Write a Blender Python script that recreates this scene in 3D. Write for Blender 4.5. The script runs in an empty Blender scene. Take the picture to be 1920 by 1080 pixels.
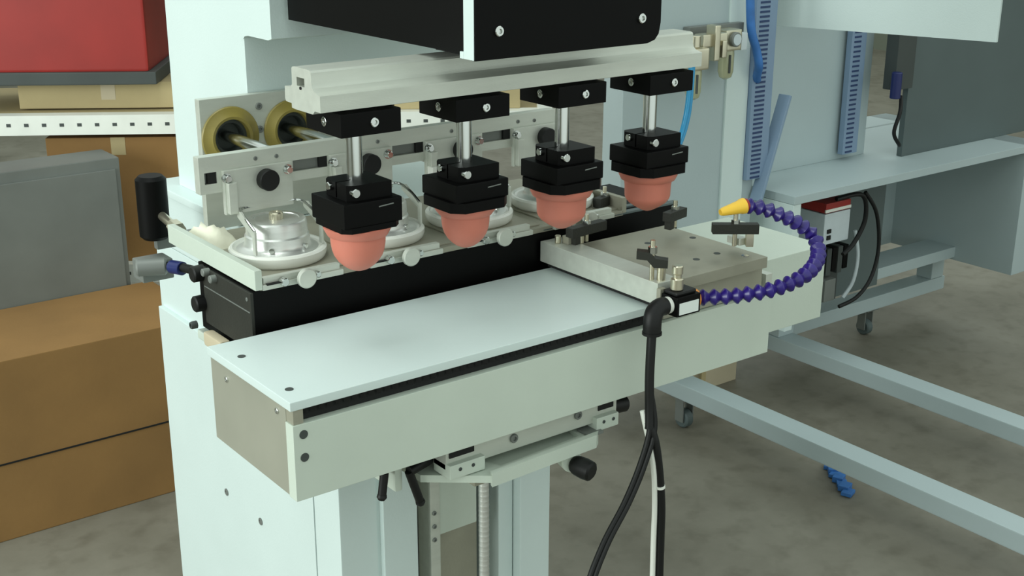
import bpy, bmesh, math, random
from mathutils import Vector, Matrix
random.seed(7)
PI = math.pi
sc = bpy.context.scene

# ------------------------------------------------------------------ camera
cam_d = bpy.data.cameras.new('camera'); cam = bpy.data.objects.new('camera', cam_d)
sc.collection.objects.link(cam); sc.camera = cam
yaw, pitch, roll = 0.65015618, 0.32123215, 0.00303398
fw = Vector((math.sin(yaw)*math.cos(pitch), math.cos(yaw)*math.cos(pitch), -math.sin(pitch)))
r0 = Vector((math.cos(yaw), -math.sin(yaw), 0)); u0 = r0.cross(fw)
rt = r0*math.cos(roll)+u0*math.sin(roll); up = rt.cross(fw)
m = Matrix(((rt.x, up.x, -fw.x, -0.64523), (rt.y, up.y, -fw.y, -1.29225), (rt.z, up.z, -fw.z, 1.57), (0, 0, 0, 1)))
cam.matrix_world = m
cam_d.sensor_width = 36; cam_d.lens = 2379.09/1920*36; cam_d.clip_start = .05; cam_d.clip_end = 60

# ------------------------------------------------------------------ light and exposure
sc.view_settings.view_transform = 'Standard'; sc.view_settings.look = 'None'
sc.view_settings.gamma = 1; sc.view_settings.use_curve_mapping = False
sc.view_settings.exposure = 0.11
w = bpy.data.worlds.new('world'); sc.world = w; w.use_nodes = True
bg = w.node_tree.nodes['Background']; bg.inputs[0].default_value = (.87, .975, .92, 1); bg.inputs[1].default_value = 0.97

def area(name, loc, aim, size, sy, power, col):
    l = bpy.data.lights.new(name, 'AREA'); l.shape = 'RECTANGLE'; l.size = size; l.size_y = sy
    l.energy = power; l.color = col
    o = bpy.data.objects.new(name, l); sc.collection.objects.link(o)
    o.location = loc; o.rotation_euler = (Vector(aim)-Vector(loc)).to_track_quat('-Z', 'Y').to_euler()
    return o
area('window_daylight', (-3.9, 0.7, 1.75), (0.3, .5, .8), 3.4, 2.0, 142, (.92, 1.0, .96))
area('ceiling_lamp', (-0.3, 0.5, 4.2), (.5, .3, .9), 1.8, 1.4, 30, (.93, 1.0, .96))

# ------------------------------------------------------------------ materials
def lin(c):
    return tuple(((x/255)/12.92 if x/255 <= .04045 else ((x/255+.055)/1.055)**2.4) for x in c)+(1,)
def mat(name, rgb, rough=.5, metal=0., var=.06, scale=6., bump=0., bscale=60., aniso=None, spec=.5, coat=0.):
    mt = bpy.data.materials.new(name); mt.use_nodes = True; nt = mt.node_tree; N = nt.nodes; L = nt.links
    b = N['Principled BSDF']; b.inputs['Roughness'].default_value = rough; b.inputs['Metallic'].default_value = metal
    b.inputs['Specular IOR Level'].default_value = spec
    if coat: b.inputs['Coat Weight'].default_value = coat
    tc = N.new('ShaderNodeTexCoord'); mp = N.new('ShaderNodeMapping'); L.new(tc.outputs['Object'], mp.inputs[0])
    if aniso: mp.inputs['Scale'].default_value = aniso
    nz = N.new('ShaderNodeTexNoise'); nz.inputs['Scale'].default_value = scale; nz.inputs['Detail'].default_value = 5
    L.new(mp.outputs[0], nz.inputs['Vector'])
    cr = N.new('ShaderNodeValToRGB'); c = lin(rgb)
    cr.color_ramp.elements[0].position = .3; cr.color_ramp.elements[1].position = .7
    cr.color_ramp.elements[0].color = tuple(max(0, x*(1-var)) for x in c[:3])+(1,)
    cr.color_ramp.elements[1].color = tuple(min(1, x*(1+var)) for x in c[:3])+(1,)
    L.new(nz.outputs['Fac'], cr.inputs[0]); L.new(cr.outputs[0], b.inputs['Base Color'])
    if bump:
        n2 = N.new('ShaderNodeTexNoise'); n2.inputs['Scale'].default_value = bscale; L.new(mp.outputs[0], n2.inputs['Vector'])
        bp = N.new('ShaderNodeBump'); bp.inputs['Strength'].default_value = bump; bp.inputs['Distance'].default_value = .002
        L.new(n2.outputs['Fac'], bp.inputs['Height']); L.new(bp.outputs[0], b.inputs['Normal'])
    return mt
M = {
 'paint': mat('machine_paint', (208, 222, 220), .42, 0, .03, 4, .12, 300),
 'paint2': mat('neighbour_paint', (172, 186, 188), .5, 0, .04, 3, .1, 200),
 'paint_warm': mat('grey_green_paint', (196, 206, 194), .45, 0, .04, 6, .1, 250),
 'alu': mat('satin_aluminium', (202, 206, 196), .42, .4, .06, 10, .12, 220, (1, 6, 6)),
 'alu_dull': mat('dull_aluminium', (160, 158, 142), .5, .35, .08, 14, .15, 150),
 'plate': mat('anodised_cover', (212, 226, 224), .34, .1, .04, 3, .05, 200),
 'endplate': mat('end_plate', (176, 176, 162), .4, .45, .05, 9),
 'chrome': mat('polished_steel', (205, 208, 205), .16, 1., .03, 8),
 'steel': mat('turned_steel', (222, 224, 220), .34, .75, .05, 30, .1, 300, (1, 1, 8)),
 'black': mat('black_anodised', (5, 5, 5), .5, 0, .15, 12, spec=.12),
 'black_side': mat('black_lit', (44, 45, 40), .55, 0, .1, 12, .2, 300, spec=.3),  # the same black with side light put into its colour
 'rubber': mat('black_rubber', (11, 12, 12), .5, 0, .1, 20, spec=.35),
 'dark': mat('dark_recess', (14, 15, 14), .8),
 'pink': mat('pink_silicone', (200, 118, 100), .5, 0, .05, 25, .05, 120),
 'ceramic': mat('white_ceramic', (238, 240, 232), .25, 0, .02, 5, coat=.3),
 'cream': mat('cream_cloth', (226, 224, 204), .85, 0, .08, 14, .6, 60),
 'amber': mat('amber_plastic', (142, 128, 62), .45, 0, .3, 14, coat=.1),
 'hose': mat('blue_violet_plastic', (38, 20, 112), .33, 0, .12, 30, coat=.2),
 'yellow': mat('yellow_plastic', (246, 198, 62), .35, 0, .05, 20),
 'orange': mat('orange_plastic', (222, 140, 50), .4, 0, .06, 20),
 'label': mat('white_label', (225, 232, 228), .5, 0, .02, 20),
 'white': mat('white_plastic', (228, 230, 222), .4, 0, .03, 20),
 'brass': mat('nickel_brass', (206, 200, 178), .28, .9, .08, 25),
 'carton': mat('brown_cardboard', (140, 105, 60), .85, 0, .1, 5, .2, 90),
 'tan': mat('tan_cardboard', (176, 160, 120), .85, 0, .08, 5, .2, 90),
 'beige': mat('beige_board', (188, 176, 150), .7, 0, .06, 5),
 'red': mat('red_plastic', (150, 36, 30), .45, 0, .08, 8),
 'duct': mat('blue_grey_duct', (126, 148, 174), .45, 0, .05, 12),
 'duct_dark': mat('duct_shadow', (40, 60, 100), .6),
 'duct_cover': mat('clear_blue_cover', (132, 154, 178), .35, 0, .05, 8),
 'bluetube': mat('blue_air_tube', (40, 150, 200), .3, 0, .05, 30, coat=.3),
 'bluerag': mat('blue_plastic_scrap', (56, 112, 180), .5, 0, .15, 30),
 'grey': mat('grey_metal', (118, 122, 118), .5, .2, .08, 8),
 'dgrey': mat('dark_grey', (62, 68, 66), .6, 0, .1, 8),
 'bowl': mat('smoked_bowl', (168, 170, 138), .2, .1, .1, 18, coat=.5),
 'gauge': mat('gauge_face', (196, 206, 210), .35, 0, .03, 30),
 'wall': mat('wall_paint', (120, 126, 112), .8, 0, .06, .8),
 'navy': mat('navy_plastic', (22, 34, 92), .4),
 'slate': mat('slate_panel', (84, 96, 96), .55, 0, .06, 4),
}
# floor: stained polished concrete
fm = bpy.data.materials.new('concrete_floor'); fm.use_nodes = True; nt = fm.node_tree; N = nt.nodes; L = nt.links
b = N['Principled BSDF']; b.inputs['Roughness'].default_value = .55
tc = N.new('ShaderNodeTexCoord')
n1 = N.new('ShaderNodeTexNoise'); n1.inputs['Scale'].default_value = 2.2; n1.inputs['Detail'].default_value = 9; n1.inputs['Roughness'].default_value = .65
n2 = N.new('ShaderNodeTexNoise'); n2.inputs['Scale'].default_value = 14; n2.inputs['Detail'].default_value = 6
for n in (n1, n2): L.new(tc.outputs['Object'], n.inputs['Vector'])
c1 = N.new('ShaderNodeValToRGB'); c1.color_ramp.elements[0].position = .32; c1.color_ramp.elements[1].position = .68
c1.color_ramp.elements[0].color = lin((110, 106, 94)); c1.color_ramp.elements[1].color = lin((134, 130, 118))
c2 = N.new('ShaderNodeValToRGB'); c2.color_ramp.elements[0].position = .25; c2.color_ramp.elements[1].position = .5
c2.color_ramp.elements[0].color = (.62, .60, .56, 1); c2.color_ramp.elements[1].color = (1, 1, 1, 1)
mx = N.new('ShaderNodeMixRGB'); mx.blend_type = 'MULTIPLY'; mx.inputs[0].default_value = .7
L.new(n1.outputs['Fac'], c1.inputs[0]); L.new(n2.outputs['Fac'], c2.inputs[0])
L.new(c1.outputs[0], mx.inputs[1]); L.new(c2.outputs[0], mx.inputs[2]); L.new(mx.outputs[0], b.inputs['Base Color'])
M['floor'] = fm

# ------------------------------------------------------------------ mesh helpers
def box(bm, x0, x1, y0, y1, z0, z1, bev=0., rot=None, seg=2):
    c = Vector(((x0+x1)/2, (y0+y1)/2, (z0+z1)/2)); s = (abs(x1-x0), abs(y1-y0), abs(z1-z0))
    r = bmesh.ops.create_cube(bm, size=1); vs = r['verts']
    bmesh.ops.scale(bm, vec=s, verts=vs)
    if bev:
        es = list({e for v in vs for e in v.link_edges})
        q = bmesh.ops.bevel(bm, geom=es, offset=min(bev, min(s)*.45), segments=seg, affect='EDGES', profile=.6)
        vs = list({v for f in q['faces'] for v in f.verts} | {v for v in vs if v.is_valid})
    if rot is not None: bmesh.ops.rotate(bm, cent=(0, 0, 0), matrix=rot, verts=vs)
    bmesh.ops.translate(bm, vec=c, verts=vs)
    return vs
def lathe(bm, prof, c, ax=(0, 0, 1), seg=32, cap=True):
    c = Vector(c); ax = Vector(ax).normalized(); q = ax.to_track_quat('Z', 'Y')
    rings = []
    for r, h in prof:
        if r < 1e-6: rings.append([bm.verts.new(c+q @ Vector((0, 0, h)))]); continue
        rings.append([bm.verts.new(c+q @ Vector((r*math.cos(2*PI*i/seg), r*math.sin(2*PI*i/seg), h))) for i in range(seg)])
    for a, d in zip(rings, rings[1:]):
        for i in range(seg):
            j = (i+1) % seg
            if len(a) == 1 and len(d) == 1: continue
            if len(a) == 1: bm.faces.new((a[0], d[j], d[i]))
            elif len(d) == 1: bm.faces.new((a[i], a[j], d[0]))
            else: bm.faces.new((a[i], a[j], d[j], d[i]))
    if cap:
        if len(rings[0]) > 1: bm.faces.new(rings[0][::-1])
        if len(rings[-1]) > 1: bm.faces.new(rings[-1])
def cyl(bm, p0, p1, r, r1=None, seg=24, ch=0.):
    p0 = Vector(p0); p1 = Vector(p1); h = (p1-p0).length; r1 = r if r1 is None else r1
    pr = [(r, 0), (r1, h)] if not ch else [(r-ch, 0), (r, ch), (r1, h-ch), (r1-ch, h)]
    lathe(bm, pr, p0, p1-p0, seg)
def prism(bm, poly, axis, a0, a1):
    idx = {'x': lambda p, a: (a, p[0], p[1]), 'y': lambda p, a: (p[0], a, p[1]), 'z': lambda p, a: (p[0], p[1], a)}[axis]
    A = [bm.verts.new(idx(p, a0)) for p in poly]; B = [bm.verts.new(idx(p, a1)) for p in poly]
    n = len(poly)
    bm.faces.new(A[::-1]); bm.faces.new(B)
    for i in range(n): bm.faces.new((A[i], A[(i+1) % n], B[(i+1) % n], B[i]))
def smooth_path(pts, n=8):
    P = [Vector(p) for p in pts]; out = []
    for i in range(len(P)-1):
        p0 = P[max(i-1, 0)]; p1 = P[i]; p2 = P[i+1]; p3 = P[min(i+2, len(P)-1)]
        for k in range(n):
            t = k/n
            out.append(.5*((2*p1)+(p2-p0)*t+(2*p0-5*p1+4*p2-p3)*t*t+(3*p1-p0-3*p2+p3)*t**3))
    out.append(P[-1]); return out
def tube(bm, pts, r, n=8, seg=12):
    P = smooth_path(pts, n) if n > 1 else [Vector(p) for p in pts]
    prev = None; nrm = None
    for i, p in enumerate(P):
        t = (P[min(i+1, len(P)-1)]-P[max(i-1, 0)]).normalized()
        if nrm is None: nrm = t.orthogonal().normalized()
        nrm = (nrm-t*nrm.dot(t)).normalized(); bi = t.cross(nrm)
        ring = [bm.verts.new(p+r*(nrm*math.cos(2*PI*k/seg)+bi*math.sin(2*PI*k/seg))) for k in range(seg)]
        if prev:
            for k in range(seg): bm.faces.new((prev[k], prev[(k+1) % seg], ring[(k+1) % seg], ring[k]))
        else: bm.faces.new(ring[::-1])
        prev = ring
    bm.faces.new(prev)
def B(*cmds):
    bm = bmesh.new()
    for c in cmds: c[0](bm, *c[1:])
    return bm
def bx(*a): 
    bm = bmesh.new(); box(bm, *a); return bm
def obj(name, bm, mt, parent=None, ang=35, cuts=None):
    bmesh.ops.recalc_face_normals(bm, faces=bm.faces)
    me = bpy.data.meshes.new(name); bm.to_mesh(me); bm.free()
    me.materials.append(M[mt] if isinstance(mt, str) else mt)
    for p in me.polygons: p.use_smooth = True
    me.set_sharp_from_angle(angle=math.radians(ang))
    o = bpy.data.objects.new(name, me); sc.collection.objects.link(o)
    if cuts is not None:
        bmesh.ops.recalc_face_normals(cuts, faces=cuts.faces)
        cm = bpy.data.meshes.new('tmp'); cuts.to_mesh(cm); cuts.free()
        co = bpy.data.objects.new('tmp', cm); sc.collection.objects.link(co)
        md = o.modifiers.new('b', 'BOOLEAN'); md.operation = 'DIFFERENCE'; md.solver = 'EXACT'; md.object = co
        bpy.context.view_layer.update()
        nm = bpy.data.meshes.new_from_object(o.evaluated_get(bpy.context.evaluated_depsgraph_get()))
        o.modifiers.clear(); o.data = nm; nm.name = name
        bpy.data.objects.remove(co); bpy.data.meshes.remove(cm)
        nm.set_sharp_from_angle(angle=math.radians(ang))
    wn = o.modifiers.new('weighted', 'WEIGHTED_NORMAL'); wn.keep_sharp = True; wn.weight = 90
    if parent:
        o.parent = parent
        if parent.type == 'EMPTY': o.matrix_parent_inverse = Matrix.Translation(-parent.location)
    return o
def tag(o, label, cat, group=None):
    o['label'] = label; o['category'] = cat
    if group: o['group'] = group
    return o
def thing(name, label, cat, loc=(0, 0, 0), group=None):
    o = bpy.data.objects.new(name, None); sc.collection.objects.link(o); o.location = loc
    o.empty_display_size = .05
    return tag(o, label, cat, group)
def dup(root, off, label=None):
    r = root.copy(); sc.collection.objects.link(r); r.location = root.location+Vector(off)
    if label: r['label'] = label
    for ch in list(root.children):
        c = ch.copy(); sc.collection.objects.link(c); c.parent = r; c.matrix_parent_inverse = ch.matrix_parent_inverse.copy()
        for g in list(ch.children):
            d = g.copy(); sc.collection.objects.link(d); d.parent = c
    return r
def struct(name, bm, mt):
    o = obj(name, bm, mt); o['kind'] = 'structure'; return o
def screw(bm, p, ax, r=.005, h=.003):   # socket head with recessed hexagon
    lathe(bm, [(r, 0), (r, h*.75), (r*.85, h), (r*.5, h), (r*.42, h*.35), (0, h*.35)], p, ax, 14, True)

# ------------------------------------------------------------------ the setting
struct('floor', bx(-5, 9, -4, 9, -.1, 0), 'floor')
struct('wall_back', bx(-5, 9, 9, 9.2, 0, 3.4), 'wall')
struct('wall_right', bx(9, 9.2, -4, 9, 0, 3.4), 'wall')
wl = struct('wall_left', B((box, -5.2, -5, -4, 9, 0, .9), (box, -5.2, -5, -4, -1.5, .9, 3.4), (box, -5.2, -5, 3.6, 9, .9, 3.4), (box, -5.2, -5, -1.5, 3.6, 3.1, 3.4)), 'wall')

# ------------------------------------------------------------------ printing machine body
SX = .232
body = thing('pad_printing_machine', 'large pale blue-grey painted machine body, lower cabinet with tall overhanging column behind', 'machine', (.43, .62, 0))
obj('lower_cabinet', bx(SX, .36, .30, 1.0, .0, .884, .003), 'paint', body)
obj('upper_body', bx(SX, .36, .456, 1.0, .884, .985, .003), 'paint', body)
obj('lower_cabinet', bx(.36, .645, .46, 1.0, .0, .985, .003), 'paint', body)
obj('cover_panel', bx(SX-.010, SX+.001, .385, .99, .06, .752, .002), 'paint', body)
obj('corner_post', bx(SX-.010, SX+.060, .298, .382, .06, .80, .003), 'paint', body)
obj('front_panel', bx(.297, .362, .288, .31, .06, .80, .002), 'paint', body)
obj('front_panel', bx(.578, .645, .29, .46, .06, .884, .003), 'paint', body)
obj('front_panel', bx(.545, .576, .31, .46, .06, .884, .002), 'paint', body)
for y, z in ((.728, .456), (.588, .456), (.433, .405), (.728, .2), (.433, .15)):
    bm = bmesh.new(); screw(bm, (SX-.010, y, z), (-1, 0, 0), .007, .002); obj('bolt', bm, 'grey', body)
obj('ledge', bx(SX-.004, .74, .56, 1.0, .985, 1.0, .003), 'paint', body)
obj('rear_housing', bx(.56, .738, .60, .98, .80, .985, .003), 'paint', body)
obj('column', bx(.262, .53, .617, .932, 1.0, 1.229, .001), 'paint', body)
obj('column_head', bx(.262, .84, .617, .932, 1.228, 2.1, .001), 'paint', body)
# overhanging arm with a rounded throat
bm = bmesh.new()
prof = [(.932, 1.50), (.932, 2.1), (.518, 2.1), (.518, 1.3135), (.53, 1.3105), (.60, 1.3105), (.612, 1.3085), (.6185, 1.3035), (.625, 1.3035), (.64, 1.4), (.7, 1.5)]
prism(bm, prof, 'x', .261, .842); obj('arm', bm, 'paint', body)
# slideway of the table support inside the cabinet front
slide = thing('lift_slide', 'recessed vertical slide plate and threaded screw in the cabinet front under the table', 'machine part', (.45, .33, 0))
obj('slide_plate', bx(.409, .492, .302, .315, .492, .742, .002), 'paint_warm', slide)
obj('slide_block', bx(.410, .520, .34, .455, .1, .49, .004), 'alu_dull', slide)
obj('guide_strip', bx(.389, .4085, .290, .33, .1, .742, .002), 'alu', slide)
obj('inner_channel', bx(.366, .388, .33, .458, .1, .742, .002), 'alu_dull', slide)
bm = bmesh.new(); cyl(bm, (.448, .22, .10), (.448, .22, .745), .0085)
for k in range(64): lathe(bm, [(.0086, 0), (.0090, .0025), (.0086, .005)], (.448, .22, .12+k*.0092), (0, 0, 1), 14, False)
obj('lead_screw', bm, 'steel', slide)
obj('bearing_plate', bx(.40, .50, .19, .30, .08, .10, .003), 'alu_dull', slide)
for z in (.545, .52, .495): 
    bm = bmesh.new(); screw(bm, (.396, .290, z), (0, -1, 0), .004, .003); obj('bolt', bm, 'grey', slide)

# ------------------------------------------------------------------ print head
head = thing('print_head', 'glossy black print head housing with a bright corner strip, top centre', 'machine part', (.435, .26, 1.336))
obj('housing', bx(.284, .588, .012, .50, 1.343, 1.85, .006), 'black', head)
bm = bmesh.new()
pr = [(.281, 1.338), (.573, 1.338), (.587, 1.342), (.594, 1.350), (.597, 1.365), (.597, 1.85), (.281, 1.85)]
prism(bm, pr, 'y', .0030, .0125); obj('front_plate', bm, 'black', head)
obj('corner_strip', bx(.2800, .2840, .0050, .0270, 1.3385, 1.85, .0008), 'plate', head)
obj('corner_lip', bx(.2798, .2840, .0270, .0350, 1.3385, 1.3475, .0008), 'plate', head)
obj('side_panel', bx(.2825, .2845, .0272, .50, 1.3435, 1.85, .0006), 'black', head)
for p in ((.317, 1.373), (.56, 1.373), (.317, 1.62)):
    bm = bmesh.new(); screw(bm, (p[0], .0030, p[1]), (0, -1, 0), .0068, .004); obj('bolt', bm, 'chrome', head)
obj('mounting_foot', bx(.33, .54, .09, .165, 1.331, 1.344, .001), 'dark', head)

# extruded rail
rail = thing('mounting_rail', 'long grey aluminium extrusion rail carrying the four pads', 'rail', (.43, .125, 1.28))
P = [(.0802, 1.281), (.0802, 1.3015), (.086, 1.3030), (.093, 1.3045), (.0985, 1.3085), (.1005, 1.314), (.1010, 1.3275), (.103, 1.3300), (.108, 1.3308),
     (.144, 1.3308), (.149, 1.3300), (.151, 1.3275), (.1515, 1.3075), (.156, 1.3040), (.1715, 1.3028), (.1722, 1.287), (.170, 1.2835), (.155, 1.2830), (.1545, 1.2772), (.1440, 1.2765), (.100, 1.2765), (.095, 1.2810)]
bm = bmesh.new(); prism(bm, P, 'x', .1025, .760)
cut = bmesh.new(); box(cut, .09, .135, .1185, .1385, 1.3075, 1.3185)
obj('extrusion', bm, 'alu', rail, 25, cut)
obj('core_slot', bx(.13, .134, .119, .138, 1.308, 1.318), 'dark', rail)
bm = bmesh.new(); cyl(bm, (.101, .128, 1.3055), (.106, .128, 1.3055), .002); obj('pin', bm, 'dark', rail)

# ------------------------------------------------------------------ pads
PX = .1745; PITCH = .175
def pad_unit(k, label):
    X = PX+PITCH*k; Y = .125
    t = thing('pad_holder', label, 'printing pad', (X, Y, 1.053), 'pad holders under the rail')
    b = obj('mount_block', bx(X-.0445, X+.0445, Y-.0445, Y+.0455, 1.2455, 1.2760, .0012), 'black', t)
    bm = bmesh.new(); screw(bm, (X+.004, Y-.0445, 1.2615), (0, -1, 0), .0062, .003); obj('bolt', bm, 'chrome', b)
    bm = bmesh.new(); screw(bm, (X-.0445, Y-.004, 1.2615), (-1, 0, 0), .0062, .002); obj('bolt', bm, 'chrome', b)
    bm = bmesh.new(); cyl(bm, (X-.001, Y, 1.17), (X-.001, Y, 1.2465), .0105, seg=40); obj('rod', bm, 'chrome', t)
    # clamp body, split clamp on top of it, octagonal pad seat below
    bm = bmesh.new()
    prism(bm, [(X-.031, Y-.028), (X-.022, Y-.034), (X+.034, Y-.034), (X+.034, Y+.032), (X-.024, Y+.032), (X-.031, Y+.024)], 'z', 1.157, 1.180)
    cut = bmesh.new(); box(cut, X-.05, X-.006, Y-.004, Y-.001, 1.16, 1.19)
    cl = obj('clamp', bm, 'black', t, 35, cut)
    bm = bmesh.new(); cyl(bm, (X-.022, Y-.039, 1.1705), (X-.022, Y-.030, 1.1705), .0062, ch=.001); obj('clamp_screw', bm, 'chrome', cl)
    bm = bmesh.new(); cyl(bm, (X-.037, Y+.010, 1.173), (X-.028, Y+.010, 1.173), .0055, ch=.001); obj('clamp_screw', bm, 'chrome', cl)
    obj('holder_block', bx(X-.0440, X+.0440, Y-.0430, Y+.0430, 1.133 if k else 1.126, 1.1590, .002), 'black', t)
    s = .0480 if k else .0435; c = .0150 if k else .010
    bm = bmesh.new(); prism(bm, [(X-s, Y-s+c), (X-s+c, Y-s), (X+s-c, Y-s), (X+s, Y-s+c), (X+s, Y+s-c), (X+s-c, Y+s), (X-s+c, Y+s), (X-s, Y+s-c)], 'z', 1.1190, 1.1335 if k else 1.1265)
    obj('pad_seat', bm, 'black', t)
    bm = bmesh.new(); tube(bm, [(X+.008, Y-.0435, 1.150), (X+.03, Y-.0435, 1.1515)], .0009, 1, 6); obj('scratch_line', bm, 'grey', t)
    T = 1.1190
    if k in (0, 1):
        pr = [(.0430, 0), (.0462, -.001), (.0445, -.006), (.0405, -.0135), (.0372, -.0150), (.0364, -.026), (.0352, -.034), (.0325, -.042), (.0275, -.0498), (.0215, -.0558), (.0145, -.0608), (.007, -.0638), (0, -.0648)]
        if k == 1: pr = [(r*(.93 if h < -.01 else .97), h*.98) for r, h in pr]
    else:
        pr = [(.0430, 0), (.0468, -.001), (.0460, -.006), (.0425, -.0130), (.0375, -.0150), (.0364, -.024), (.0358, -.040), (.0342, -.0445), (.0300, -.0500), (.0200, -.0572), (.0090, -.0632), (.003, -.0652), (0, -.0655)]
        if k == 2: pr = [(r*1.02, h) for r, h in pr]
    bm = bmesh.new(); lathe(bm, pr, (X, Y, T), (0, 0, 1), 48); obj('silicone_pad', bm, 'pink', t, 60)
pad_unit(0, 'front-left black pad holder with domed pink silicone pad, nearest the camera')
pad_unit(1, 'second black pad holder from the left, narrow domed pink pad')
pad_unit(2, 'third black pad holder from the left, broad pink pad over the clamps')
pad_unit(3, 'rightmost black pad holder, pink pad with a bluntly pointed tip')

# ------------------------------------------------------------------ drive plate with bearings behind
gp = thing('guide_plate', 'upright grey aluminium plate with two amber bearing rings at the column front', 'machine part', (.33, .608, 1.0))
cut = bmesh.new()
for x in (.219, .329): cyl(cut, (x, .58, 1.151), (x, .65, 1.151), .034, seg=32)
obj('plate', bx(.169, .520, .600, .616, 1.001, 1.2165, .0015), 'alu', gp, 35, cut)
for x in (.219, .329):
    bm = bmesh.new()
    lathe(bm, [(.030, -.001), (.0495, -.001), (.0505, .002), (.049, .004), (.042, .006), (.035, .011), (.0305, .010), (.029, -.001)], (x, .600, 1.151), (0, -1, 0), 48, False)
    br = obj('bearing_ring', bm, 'amber', gp)
    bm = bmesh.new(); lathe(bm, [(.0335, .0), (.0335, .004), (.024, .006), (.0225, .002), (.022, -.010), (0, -.010)], (x, .605, 1.151), (0, -1, 0), 40, False)
    obj('bearing', bm, 'dgrey', br)
    bm = bmesh.new(); cyl(bm, (x-.006, .397, 1.154), (x-.006, .6165, 1.154), .0095, seg=28); obj('guide_rod', bm, 'chrome', gp)
for x, z in ((.272, 1.196), (.272, 1.158), (.272, 1.112), (.39, 1.196), (.39, 1.158)):
    bm = bmesh.new(); screw(bm, (x, .600, z), (0, -1, 0), .0058, .003); obj('bolt', bm, 'grey', gp)

# ------------------------------------------------------------------ cup bar
bar = thing('cup_bar', 'long grey aluminium bar with slots and round black holes behind the ink cups', 'machine part', (.40, .397, 1.12))
cut = bmesh.new()
slots = [(.078, .097)]+[(.2195+PITCH*i, .2785+PITCH*i) for i in range(3)]
for a, c in slots: box(cut, a, c, .385, .398, 1.1335, 1.1505)
obj('bar', bx(.070, .725, .388, .405, 1.119, 1.174, .0012), 'alu', bar, 35, cut)
for a, c in slots: obj('slot_floor', bx(a+.0005, c-.013, .3945, .3980, 1.134, 1.150), 'grey', bar)  # bar is plain aluminium; grey floors put the slots' shade into colour
for a, c in slots: obj('slot_end', bx(c-.014, c-.0005, .3895, .3975, 1.134, 1.150), 'dark', bar)
for i in range(4):
    a = .104+PITCH*i; c = .214+PITCH*i
    if i == 3: a, c = .630, .724
    b2 = obj('cup_bracket', bx(a, c, .380, .388, 1.086, 1.1515, .001), 'alu', bar)
    kx = .1705+PITCH*i
    bm = bmesh.new(); cyl(bm, (kx, .381, 1.131), (kx, .366, 1.131), .0158, seg=36, ch=.0012); obj('round_knob', bm, 'rubber', b2)
    for sx in ((a+.004, c-.008) if i < 3 else (a+.004,)):
        bm = bmesh.new(); cyl(bm, (sx, .381, 1.141), (sx, .371, 1.141), .0055, seg=20, ch=.001); lathe(bm, [(.0075, 0), (.0075, .002), (.003, .002)], (sx, .380, 1.141), (0, -1, 0), 20)
        obj('spring_screw', bm, 'chrome', b2)
    obj('bracket_leg', bx(a+.002, a+.016, .370, .3805, 1.088, 1.135, .002), 'alu', b2)
for x, z in ((.159, 1.162), (.193, 1.161), (.334, 1.163), (.368, 1.161), (.508, 1.161), (.543, 1.161), (.644, 1.161), (.679, 1.159)):
    bm = bmesh.new(); screw(bm, (x, .388, z), (0, -1, 0), .0032, .0015); obj('bolt', bm, 'grey', bar)
obj('cream_block', bx(.455, .48, .365, .385, 1.088, 1.112, .002), 'white', bar)

# ------------------------------------------------------------------ ink tray
tray = thing('ink_tray', 'grey steel ink plate tray with pale side bar on top of the black box', 'tray', (.42, .40, 1.004))
obj('base_plate', bx(.094, .775, .262, .552, 1.0035, 1.0125, .001), 'alu_dull', tray)
obj('side_bar', bx(.083, .094, .254, .556, 1.0075, 1.0365, .001), 'paint_warm', tray)
obj('side_bar', bx(.772, .782, .262, .50, 1.0075, 1.0345, .001), 'alu_dull', tray)
for i in range(4):
    a = .0945+PITCH*i; c = .2235+PITCH*i
    f = obj('front_clamp', bx(a, c, .2545, .264, 1.0055, 1.0135, .0008), 'alu', tray)
    obj('clamp_lip', bx(a+.003, c-.004, .258, .268, 1.0135, 1.0225, .0008), 'alu', f)
    obj('clamp_groove', bx(a+.006, a+.034, .2525, .2575, 1.0125, 1.0145), 'dark', f)
    kx = .156+PITCH*i
    bm = bmesh.new(); cyl(bm, (kx, .244, 1.0165), (kx, .236, 1.0165), .0145, seg=40, ch=.0015); cyl(bm, (kx, .2555, 1.0165), (kx, .243, 1.0165), .005)
    obj('thumb_screw', bm, 'alu', f)
    bm = bmesh.new(); cyl(bm, (kx-.030, .2565, 1.014), (kx-.030, .246, 1.014), .0062, seg=24, ch=.001); obj('set_screw', bm, 'chrome', f)
    bm = bmesh.new(); cyl(bm, (kx+.024, .2565, 1.015), (kx+.024, .248, 1.015), .0045, seg=20, ch=.001); obj('set_screw', bm, 'chrome', f)
    pl = obj('ink_plate', bx(PX+PITCH*i-.076, PX+PITCH*i+.076, .272, .50, 1.0125, 1.0150, .0004), 'alu_dull', tray)
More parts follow.
